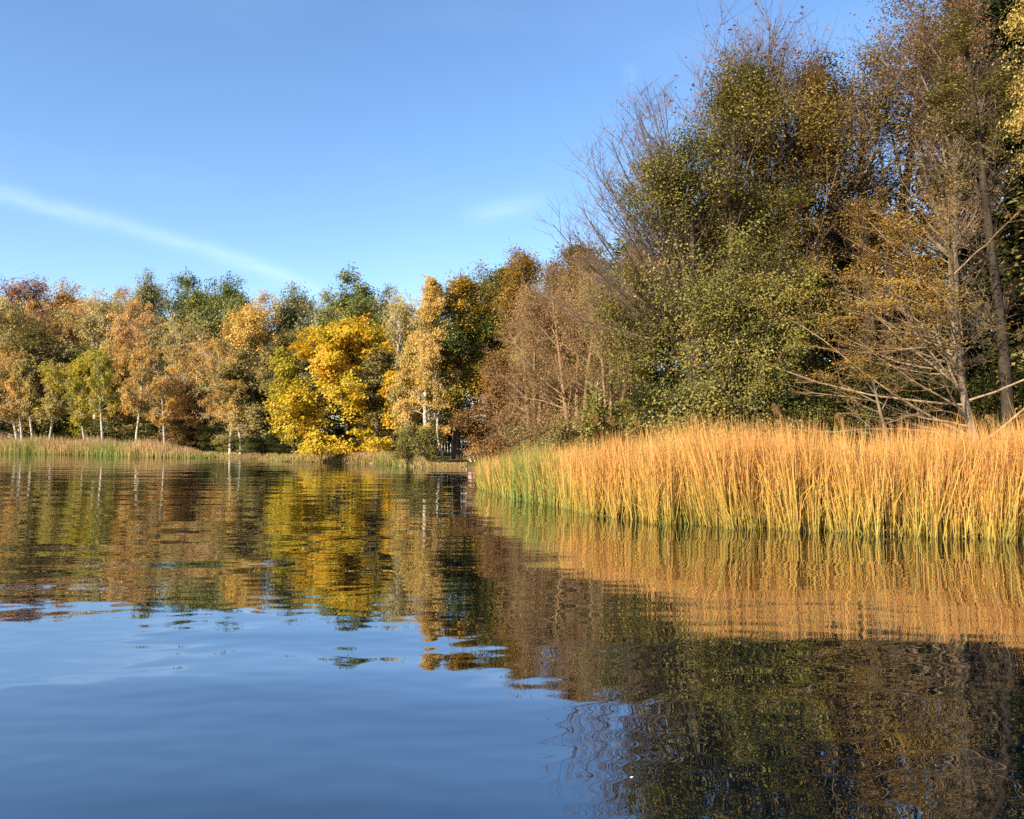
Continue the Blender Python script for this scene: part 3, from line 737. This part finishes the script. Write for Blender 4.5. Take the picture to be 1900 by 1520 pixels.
# ---------------------------------------------------------------- reeds
def reed_mat(name, low, mid_, top, green):
    m, nt, o = mat(name)
    at = N(nt, 'ShaderNodeAttribute', attribute_name='tone'); al = N(nt, 'ShaderNodeAttribute', attribute_name='along')
    r = ramp(nt, [low, mid_, top], [0.05, .45, .85]); L(nt, al.outputs['Fac'], r.inputs[0])
    mg = N(nt, 'ShaderNodeMapRange', interpolation_type='SMOOTHSTEP'); L(nt, at.outputs['Fac'], mg.inputs[0])
    mg.inputs[1].default_value = .50; mg.inputs[2].default_value = .9
    mx = N(nt, 'ShaderNodeMixRGB'); L(nt, mg.outputs[0], mx.inputs[0]); L(nt, r.outputs[0], mx.inputs[1]); mx.inputs[2].default_value = (*green, 1)
    md = N(nt, 'ShaderNodeMapRange'); L(nt, at.outputs['Fac'], md.inputs[0])
    md.inputs[1].default_value = 0.0; md.inputs[2].default_value = .35; md.inputs[3].default_value = .55; md.inputs[4].default_value = 1
    hs = N(nt, 'ShaderNodeHueSaturation'); L(nt, mx.outputs[0], hs.inputs['Color']); L(nt, md.outputs[0], hs.inputs['Value'])
    d = N(nt, 'ShaderNodeBsdfDiffuse'); t = N(nt, 'ShaderNodeBsdfTranslucent')
    L(nt, hs.outputs[0], d.inputs[0]); L(nt, hs.outputs[0], t.inputs[0])
    ms = N(nt, 'ShaderNodeMixShader'); ms.inputs[0].default_value = .3
    L(nt, d.outputs[0], ms.inputs[1]); L(nt, t.outputs[0], ms.inputs[2]); L(nt, ms.outputs[0], o.inputs[0])
    return m
REED = reed_mat('cattail_leaf', (.40, .30, .07), (.68, .44, .10), (.80, .40, .135), (.22, .29, .07))
REEDF = reed_mat('common_reed', (.36, .31, .09), (.50, .36, .13), (.56, .36, .18), (.26, .30, .08))

def blades(g, rng, P, H, width, lean, bend, tone, n=5, hv=None):
    """grass-like blades, flat with a slight fold, n points along"""
    B = len(P)
    az = rng.uniform(0, 2 * pi, B)
    d = np.stack([np.cos(az), np.sin(az), np.zeros(B)], 1)
    t = np.linspace(0, 1, n)
    q = P[:, None, :] + np.array([0, 0, 1.0])[None, None] * (H[:, None] * t[None] * 1.0)[:, :, None]
    off = lean[:, None, :] * t[None, :, None] * H[:, None, None] + d[:, None, :] * (bend[:, None] * (t ** 2.6)[None])[:, :, None] * H[:, None, None]
    q = q + off
    q[:, :, 2] -= (bend ** 2)[:, None] * (t ** 3)[None] * H[:, None] * .8
    faz = rng.uniform(0, pi, B)
    s = np.stack([np.cos(faz), np.sin(faz), np.zeros(B)], 1)
    w = width[:, None] * np.clip(1.05 - t ** 2.2, .05, 1)[None]
    a = q - s[:, None, :] * w[:, :, None] * .5; b = q + s[:, None, :] * w[:, :, None] * .5
    v = np.stack([a, b], 2).reshape(-1, 3)
    i = (np.arange(B)[:, None] * n * 2 + np.arange(n - 1)[None, :] * 2)
    f = np.stack([i, i + 1, i + 3, i + 2], -1).reshape(-1, 4)
    g.add(v, f, np.repeat(tone, n - 1), h=np.tile(np.repeat(t, 2), B) * (1 if hv is None else np.repeat(hv, 2 * n)))

rng = np.random.default_rng(78)
FE_PX = np.array([880, 893, 930, 1000, 1100, 1200, 1400, 1600, 1800, 1900, 2100, 2500])
FE_D = np.array([39., 33.5, 30., 26.3, 22.6, 20.6, 19.1, 18.3, 17.4, 16.9, 16.2, 15.0])
def front(px): return np.interp(px, FE_PX, FE_D)
def reed_h(px, D):
    return np.interp(px, [880, 930, 1000, 1080, 1160, 1240, 2000], [1.25, 1.5, 1.85, 2.1, 2.35, 2.5, 2.5])
def shoots(n, dmax, power):
    px = rng.uniform(0, 1, n)
    px = 892 + (2300 - 892) * px
    dd = rng.uniform(0, 1, n) ** power * dmax
    D = front(px) + dd + .25 * np.sin(px * .05) + .15 * np.sin(px * .17)
    x = (px - CX) / F * D
    sd_ = np.interp(px, SH_PX, SH_D)
    ok = D < sd_ + .3
    # clumping: leave narrow gaps along the front edge
    nz = np.sin(x * 3.1 + .7 * np.sin(D * 2.1)) * np.sin(x * 7.3 + D * 3.0) + .5 * np.sin(x * 1.3 + D)
    ok &= (nz > -.55) | (dd > 1.2) | (rng.uniform(0, 1, n) < .2)
    return px[ok], D[ok], x[ok], dd[ok]
g = Geo()
def reed_batch(px, D, x, nb, hscale, spread, wide, gshift=0.):
    ns = len(px)
    Hs = reed_h(px, D) * rng.uniform(.74, 1.10, ns) * hscale * (1 + .05 * np.sin(x * 1.1 + 1) + .04 * np.sin(x * 2.7))
    gre = np.interp(px, [886, 960, 1060, 1180, 1400, 2300], [.84, .74, .54, .40, .34, .34]) + rng.normal(0, .15, ns) + .12 * np.sin(x * 1.7) + gshift
    sl = rng.normal(0, .055, (ns, 2)) + np.stack([-.05 + .07 * np.sin(x * .8) + .05 * np.sin(x * 2.1 + D), .04 * np.sin(x * 1.9)], 1)
    k = np.repeat(np.arange(ns), nb); B = len(k)
    P = np.stack([x[k] + rng.normal(0, .045, B), D[k] + rng.normal(0, .045, B), np.full(B, -.25)], 1)
    H = (Hs[k] * rng.uniform(.55, 1.07, B)) + .25
    lean = np.concatenate([sl[k] + rng.normal(0, spread, (B, 2)), np.zeros((B, 1))], 1)
    bend = np.abs(rng.normal(0, .10, B)); big = rng.uniform(0, 1, B) < .12; bend[big] += rng.uniform(.15, .6, big.sum())
    blades(g, rng, P, H, rng.uniform(*wide, B), lean, bend, np.clip(gre[k] + rng.normal(0, .15, B), 0, 1), hv=rng.uniform(.62, 1.3, B))
reed_batch(*shoots(6800, 2.3, 1.0)[:3], 6, 1., .048, (.012, .030))
reed_batch(*shoots(4400, 14., 1.0)[:3], 6, 1., .07, (.015, .031))
# short shoots and stray stems out in front of the bed
px_, D_, x_, dd_ = shoots(1500, .9, 1.0)
reed_batch(px_, D_ - .15, x_, 3, .5, .16, (.010, .022), .12)
px_, D_, x_, dd_ = shoots(260, 1.0, 1.0)
reed_batch(px_, D_ - 1.0 * rng.uniform(0, 1, len(D_)) ** 2 - .1, x_, 3, .72, .10, (.010, .022), .05)
# snapped stalks caught at all angles between the shoots
px_, D_, x_, dd_ = shoots(900, 1.2, 1.0)
n_ = len(x_)
a_ = rng.uniform(-1, 1, n_) * 1.2
blades(g, rng, np.stack([x_, D_ - .1, rng.uniform(.0, .7, n_) * rng.uniform(0, 1, n_)], 1), rng.uniform(.25, .8, n_), rng.uniform(.010, .018, n_),
       np.stack([np.sign(a_) * (.7 + np.abs(a_) * 1.5), rng.normal(0, .4, n_) - .15, np.zeros(n_)], 1), np.abs(rng.normal(0, .1, n_)), np.clip(rng.normal(.3, .15, n_), 0, 1), hv=rng.uniform(.6, 1.2, n_))
tag(g.build('cattail_bed', REED), 'dense orange and green cattail reeds standing in the water on the right', 'reeds', kind='stuff')

# low ragged far reeds on the left shore
g = Geo()
n_s = 6500
px = rng.uniform(-260, 392, n_s)
sd_ = np.interp(px, SH_PX, SH_D)
fr_ = np.interp(px, [-300, 0, 150, 250, 330, 392], [112, 110, 99, 90.5, 86, 84.5])
D = fr_ + rng.uniform(0, 1, n_s) * np.maximum(sd_ - fr_, 2.0)
x = (px - CX) / F * D
hh = np.interp(px, [-260, 0, 120, 280, 340, 392], [2.7, 2.7, 2.5, 2.15, 1.6, .6]) * rng.uniform(.7, 1.1, n_s) * (1 + .10 * np.sin(x * .55) + .07 * np.sin(x * 1.7 + 1))
k = np.repeat(np.arange(n_s), 4); B = len(k)
P = np.stack([x[k] + rng.normal(0, .12, B), D[k] + rng.normal(0, .12, B), np.full(B, -.1)], 1)
front_d = (D - fr_)[k]
tone = np.clip(.42 + .28 * np.exp(-front_d / 3) + rng.normal(0, .14, B) + .18 * np.sin(x[k] * .35), 0, 1)
Hh = hh[k] * rng.uniform(.6, 1.05, B) * np.clip(.62 + front_d * .14, 0, 1)
blades(g, rng, P, Hh, rng.uniform(.045, .085, B), np.concatenate([rng.normal(0, .06, (B, 2)), np.zeros((B, 1))], 1), np.abs(rng.normal(0, .12, B)), tone, n=4)
tag(g.build('common_reed_bed', REEDF), 'low pale reed belt along the far left shore', 'reeds', kind='stuff')

# rough grass and dead stalks along the rest of the far bank and lawn
g = Geo()
n_s = 16000
px = np.concatenate([rng.uniform(385, 900, n_s - 4000), rng.uniform(640, 800, 4000)])
sd_ = np.interp(px, SH_PX, SH_D)
D = sd_ + np.concatenate([rng.exponential(1.6, n_s - 4000), rng.exponential(.6, 4000)]) - .25
x = (px - CX) / F * D
z = ground_z(x, D)
ok = (z > -.15) & ~((px > 866) & (px < 892))
x, D, z, px = x[ok], D[ok], z[ok], px[ok]
hh = np.interp(px, [385, 520, 640, 700, 780, 800, 860, 900], [.3, .35, .6, .9, .7, .2, .14, .35]) * rng.uniform(.4, 1.1, len(px))
tone = np.clip(.45 + .3 * np.sin(x * .5) + rng.normal(0, .2, len(px)), 0, 1)
blades(g, rng, np.stack([x, D, z - .02], 1), hh, rng.uniform(.03, .06, len(px)), np.concatenate([rng.normal(0, .15, (len(px), 2)), np.zeros((len(px), 1))], 1), np.abs(rng.normal(0, .2, len(px))), tone, n=4)
tag(g.build('bank_grass', REEDF), 'rough green and straw grass along the far bank', 'grass', kind='stuff')

# plumed reeds standing above the cattails
PL = [(1073, 770, 30, 'leftmost plume, over the low left part of the cattails'), (1107, 768, 31, 'second plume from the left beside the brown thicket'), (1138, 772, 30, 'third plume from the left, below the green alder'),
      (1185, 775, 29, 'fourth plume from the left, just clearing the cattail tips'), (1444, 748, 27, 'tall single plume in front of the ochre alder stems'), (1561, 766, 26, 'bushy plume in front of the dark wood left of the young alder'),
      (1842, 768, 25, 'plume near the right edge between the two trunks')]
for px, py, D, lab in PL:
    top = pt(px, py, D)
    root = empty('plumed_reed', (top[0] + .25, D, 0))
    tag(root, 'feathery reed stalk, ' + lab, 'reed', 'plumed reeds above the cattails')
    H = top[2]
    tt = np.linspace(0, 1, 8)[:, None]
    c = np.array([.0, 0, -.2]) + np.array([-.25, 0, H + .2]) * tt + np.array([.06, 0, 0]) * np.sin(tt * 3)
    gs = Geo(); tube(gs, c[None], np.linspace(.007, .004, 8)[None], 5); gs.build('stalk', BM['pale'], root)
    gp = Geo()
    n_p = 420
    tq = rng.uniform(0, 1, n_p)
    Q = c[-1] + np.array([-.18, 0, -.05]) * tq[:, None] + np.array([0, 0, -.42]) * (1 - tq)[:, None] * .9 + rng.normal(0, 1, (n_p, 3)) * np.array([.045, .045, .03]) * (.4 + np.sin(tq * pi))[:, None]
    leaves(gp, rng, Q, .05, .25, 0, .5, rng.uniform(.2, .9, n_p), mat=0)
    gp.build('plume', LM['brown'], root)
    for s_ in range(3):
        gl_ = Geo()
        blades(gl_, rng, np.array([[c[2 + s_, 0], 0, c[2 + s_, 2]]]), np.array([.8]), np.array([.018]), np.array([[rng.choice([-1, 1]) * .4, .1, 0]]), np.array([.4]), np.array([.5]))
        gl_.build('leaf', REED, root)

# bent reeds lying on the water at the front edge
BL = [(1545, 988, 1690, 978, 'long fallen reed lying on the water in front of the middle cattails'), (1640, 985, 1680, 996, 'short fallen reed touching the water beside the long one'),
      (1785, 998, 1830, 990, 'short reed bent down to the water near the right edge'), (1860, 1000, 1905, 1000, 'reed floating flat at the right edge'),
      (925, 903, 955, 938, 'yellow reed bent over at the green left tip of the bed'), (1085, 953, 1110, 947, 'thin fallen reed at the foot of the left cattails'), (1120, 960, 1160, 950, 'fallen reed leaning out right of the thin one')]
for x0, y0, x1, y1, lab in BL:
    D = float(front(x0)) - .25
    a = pt(x0, y0, D); b = pt(x1, y1, D + .2)
    a[2] = max(a[2], .012); b[2] = max(b[2], .02)
    tt = np.linspace(0, 1, 6)[:, None]
    P_ = a + (b - a) * tt + np.array([0, 0, .06]) * np.sin(tt * pi)
    g = Geo(); tube(g, P_[None], np.full((1, 6), .009), 4)
    tag(g.build('fallen_reed', BM['pale']), lab, 'reed', 'fallen reeds at the edge of the cattails')

# ---------------------------------------------------------------- house, fence, posts behind the lawn
def box(g, x0, x1, y0, y1, z0, z1):
    v = [(x, y, z) for z in (z0, z1) for y in (y0, y1) for x in (x0, x1)]
    g.add(v, [[0, 2, 3, 1], [4, 5, 7, 6], [0, 1, 5, 4], [2, 6, 7, 3], [0, 4, 6, 2], [1, 3, 7, 5]])
def flat_mat(name, c, rough=.6, var=.15, scale=3.):
    m, nt, o = mat(name)
    n = noise(nt, scale, 5)
    r = ramp(nt, [tuple(q * (1 - var) for q in c), tuple(min(1, q * (1 + var)) for q in c)], [.3, .7]); L(nt, n, r.inputs[0])
    p = N(nt, 'ShaderNodeBsdfPrincipled'); p.inputs['Roughness'].default_value = rough
    L(nt, r.outputs[0], p.inputs['Base Color']); L(nt, p.outputs[0], o.inputs[0])
    return m
M_WALL = flat_mat('white_render', (.78, .76, .72), .8, .06)
M_GLASS = flat_mat('window_glass', (.03, .035, .04), .08, .2)
M_FRAME = flat_mat('painted_frame', (.7, .7, .68), .5, .05)
M_ROOF = flat_mat('roof_tile', (.16, .07, .05), .8, .3, 8)
M_STONE = flat_mat('weathered_wood', (.27, .22, .17), .8, .25, 10)

HD = 98.0
hx0, hx1 = (852 - CX) / F * HD, (925 - CX) / F * HD
hz = gz((hx0 + hx1) / 2, HD)
house = empty('house', ((hx0 + hx1) / 2, HD, hz))
tag(house, 'white house glimpsed through the trees behind the lawn', 'house')
W2 = (hx1 - hx0) / 2
g = Geo(); box(g, -W2, W2, 0, 8, -.3, 10.4); g.build('wall', M_WALL, house)
g = Geo()
g.add([(-W2 - .4, -.5, 10.4), (W2 + .4, -.5, 10.4), (W2 + .4, 8.5, 10.4), (-W2 - .4, 8.5, 10.4), (-W2 - .4, 4, 13.4), (W2 + .4, 4, 13.4)],
      [[0, 1, 5], [0, 5, 4], [2, 3, 4], [2, 4, 5], [1, 2, 5], [3, 0, 4], [0, 3, 2], [0, 2, 1]])
g.build('roof', M_ROOF, house)
for r_ in range(3):
    for c_ in range(3):
        wx = -W2 + W2 * 2 * (c_ + .5) / 3; wz = 1.2 + r_ * 3.2
        g = Geo(); box(g, wx - .62, wx + .62, -.06, -.003, wz - .06, wz + 1.66)
        f_ = g.build('window', M_FRAME, house)
        for s_ in (-1, 1):
            g = Geo(); box(g, wx + s_ * .29 - .25, wx + s_ * .29 + .25, -.075, -.062, wz + .03, wz + 1.57)
            g.build('pane', M_GLASS, f_)
g = Geo(); box(g, -W2 - .14, -W2 + .02 - .03, -.14, -.01, 0, 10.3); g.build('drainpipe', M_FRAME, house)

fence = empty('railing', (*ground_pt(836, 82)[:2], ground_pt(836, 82)[2]))
tag(fence, 'short white railing in the shade behind the stout oak trunk', 'railing')
for i in range(9):
    g = Geo(); box(g, -1.2 + i * .3 - .03, -1.2 + i * .3 + .03, -.03, .03, 0, 1.15); g.build('post', M_FRAME, fence)
g = Geo(); box(g, -1.3, 1.3, -.025, .025, 1.155, 1.21); g.build('rail', M_FRAME, fence)

hedge = empty('hedge', (*ground_pt(850, 90)[:2], ground_pt(850, 90)[2]))
for px, D, lab in ((800, 84, 'dark shrub added for shade at the left end behind the leaning pale trunk'), (858, 88, 'dark shrub added for shade behind the stout oak trunk'), (905, 84, 'dark shrub added for shade in front of the white house'), (955, 78, 'dark shrub added for shade behind the russet alder')):
    far_tree('bush', px, D, 778, 80, 'dark', 'dark', 'shrub', lab, rr.uniform(0, 6), 'shrub', 'shade shrubs added behind the lawn')  # hedge added in dark leaves to stand for the shade behind the lawn
bpy.data.objects.remove(hedge)

for px, lab in ((768, 'short pale wooden post in the water below the round shrub'), (783, 'second short pale post right of the first, at the water edge'), (866, 'pale post in the water near the left tip of the cattails')):
    D = float(np.interp(px, SH_PX, SH_D)) - .5
    x = (px - CX) / F * D
    g = Geo()
    c = np.array([[0, 0, -.4], [0, 0, .06], [0.01, 0, .15]])
    tube(g, c[None], np.full((1, 3), .07), 8)
    a = np.arange(8) * 2 * pi / 8
    top = np.stack([.07 * np.cos(a) + .01, .07 * np.sin(a), np.full(8, .15)], 1)
    g.add(np.vstack([top, [[.01, 0, .16]]]), [[i, (i + 1) % 8, 8] for i in range(8)])
    o_ = g.build('mooring_post', M_STONE, None, (x, D, 0))
    tag(o_, lab, 'post', 'posts at the water edge')

# stones along the bank below the maple
for i in range(9):
    px = rng.uniform(400, 860); D = float(np.interp(px, SH_PX, SH_D)) + rng.uniform(-.3, .3)
    x = (px - CX) / F * D
    g = Geo()
    r_ = rng.uniform(.08, .14)
    th = np.linspace(0, pi, 6); ph = np.arange(8) * 2 * pi / 8
    vv = np.array([[sin(t) * cos(p), sin(t) * sin(p), cos(t)] for t in th for p in ph]) * (1 + rng.normal(0, .12, (48, 1))) * np.array([1.3, 1, .6]) * r_
    g.add(vv, [[a * 8 + b, a * 8 + (b + 1) % 8, (a + 1) * 8 + (b + 1) % 8, (a + 1) * 8 + b] for a in range(5) for b in range(8)], smooth=True)
    o_ = g.build('stone', M_STONE, None, (x, D, max(gz(x, D), 0) + r_ * .12))
    tag(o_, 'small pale stone on the muddy edge of the far bank', 'stone', 'stones along the far bank')

# white feather / leaf specks floating near
for px, py, lab in ((1172, 1443, 'small white feather floating on the dark water, bottom middle'),):
    v = pix_dir(px, py); t = -CAMH / v[2]
    g = Geo(); s_ = .007
    aa = np.arange(10) * 2 * pi / 10
    ring = np.stack([np.cos(aa) * s_ * 1.8, np.sin(aa) * s_ * .8, .004 + .003 * np.cos(aa)], 1)
    g.add(np.vstack([ring, [[0, 0, .002]], [[0, 0, .009]]]), [[i, (i + 1) % 10, 11] for i in range(10)] + [[(i + 1) % 10, i, 10] for i in range(10)])
    tag(g.build('feather' if px > 1000 else 'floating_leaf', M_FRAME, None, (v[0] * t, v[1] * t, 0)), lab, 'feather' if px > 1000 else 'leaf')

# ---------------------------------------------------------------- the person on the lawn
def skin_body(name, verts, edges, radii, root_i, m, parent, sub=1):
    me = bpy.data.meshes.new(name); me.from_pydata(verts, edges, []); me.update()
    o_ = bpy.data.objects.new(name, me); COL.objects.link(o_); o_.parent = parent
    md = o_.modifiers.new('skin', 'SKIN'); md.use_smooth_shade = True
    for i, r_ in enumerate(radii):
        sv = me.skin_vertices[0].data[i]; sv.radius = (r_, r_); sv.use_root = (i == root_i)
    sb = o_.modifiers.new('sub', 'SUBSURF'); sb.levels = sub; sb.render_levels = sub
    me.materials.append(m)
    return o_
M_SKIN = flat_mat('skin', (.62, .36, .27), .6, .06)
M_CLOTH = flat_mat('pale_pink_cloth', (.66, .44, .40), .9, .1, 12)
M_TROUS = flat_mat('light_trousers', (.50, .40, .36), .9, .1, 12)
M_HAIR = flat_mat('auburn_hair', (.30, .12, .06), .8, .2, 20)
pd = 60.0
ppx, ppy, ppz = ground_pt(874, pd)
person = empty('person', (ppx, ppy, ppz + .04), R(20))
tag(person, 'person in pale pink clothes sitting hunched on the sunlit lawn by the water', 'person')
# seated, facing the camera (-Y), knees up, arms round the shins, head bowed
V = [(0, .12, .14), (0, .10, .30), (0, .03, .46), (0, -.04, .58), (0, -.08, .66),          # pelvis, waist, chest, shoulders, neck
     (-.10, .05, .13), (-.17, -.28, .42), (-.15, -.42, .08), (-.15, -.54, .04),            # right hip, knee, ankle, toe
     (.10, .05, .13), (.17, -.28, .42), (.15, -.42, .08), (.15, -.54, .04),
     (-.19, -.03, .56), (-.29, -.20, .36), (-.12, -.42, .30), (-.04, -.45, .28),           # right shoulder, elbow, wrist, hand
     (.19, -.03, .56), (.29, -.20, .36), (.12, -.42, .30), (.04, -.45, .26)]
E = [(0, 1), (1, 2), (2, 3), (3, 4), (0, 5), (5, 6), (6, 7), (7, 8), (0, 9), (9, 10), (10, 11), (11, 12), (3, 13), (13, 14), (14, 15), (15, 16), (3, 17), (17, 18), (18, 19), (19, 20)]
RD = [.15, .13, .14, .10, .055, .10, .065, .045, .04, .10, .065, .045, .04, .06, .045, .032, .035, .06, .045, .032, .035]
skin_body('body', V, E, RD, 0, M_CLOTH, person, 2)
def ellip(name, c, s, m, parent, cut=None):
    g = Geo(); th = np.linspace(.001, pi - .001, 12); ph = np.arange(16) * 2 * pi / 16
    vv = np.array([[sin(t) * cos(p), sin(t) * sin(p), cos(t)] for t in th for p in ph])
    vv = vv * np.array(s) + np.array(c)
    g.add(vv, [[a * 16 + b, a * 16 + (b + 1) % 16, (a + 1) * 16 + (b + 1) % 16, (a + 1) * 16 + b] for a in range(11) for b in range(16)], smooth=True)
    return g.build(name, m, parent)
head = ellip('head', (0, -.13, .75), (.078, .10, .115), M_SKIN, person)
ellip('nose', (0, -.235, .74), (.014, .02, .022), M_SKIN, head)
for s_ in (-1, 1):
    ellip('ear', (s_ * .08, -.12, .75), (.012, .022, .032), M_SKIN, head)
    ellip('eye', (s_ * .03, -.222, .765), (.012, .008, .007), M_HAIR, head)
ellip('mouth', (0, -.222, .70), (.024, .006, .006), M_HAIR, head)
ellip('hair', (0, -.105, .785), (.088, .105, .10), M_HAIR, person)
for s_ in (-1, 1):
    g = Geo()
    c0 = np.array([s_ * .04, -.455, .28])
    for j in range(4):
        b_ = c0 + np.array([-s_ * .02, -.012, .03 - j * .02])
        tube(g, np.array([[b_, b_ + np.array([-s_ * .03, -.02, -.003]), b_ + np.array([-s_ * .055, -.008, -.01])]]), np.array([[.010, .009, .007]]) , 6)
    tube(g, np.array([[c0 + [0, 0, .03], c0 + [-s_ * .02, -.02, .055], c0 + [-s_ * .045, -.015, .06]]]), np.array([[.011, .010, .008]]), 6)
    g.build('fingers', M_SKIN, person)
ellip('shoe', (-.15, -.53, .035), (.045, .12, .04), M_TROUS, person)
ellip('shoe', (.15, -.53, .035), (.045, .12, .04), M_TROUS, person)
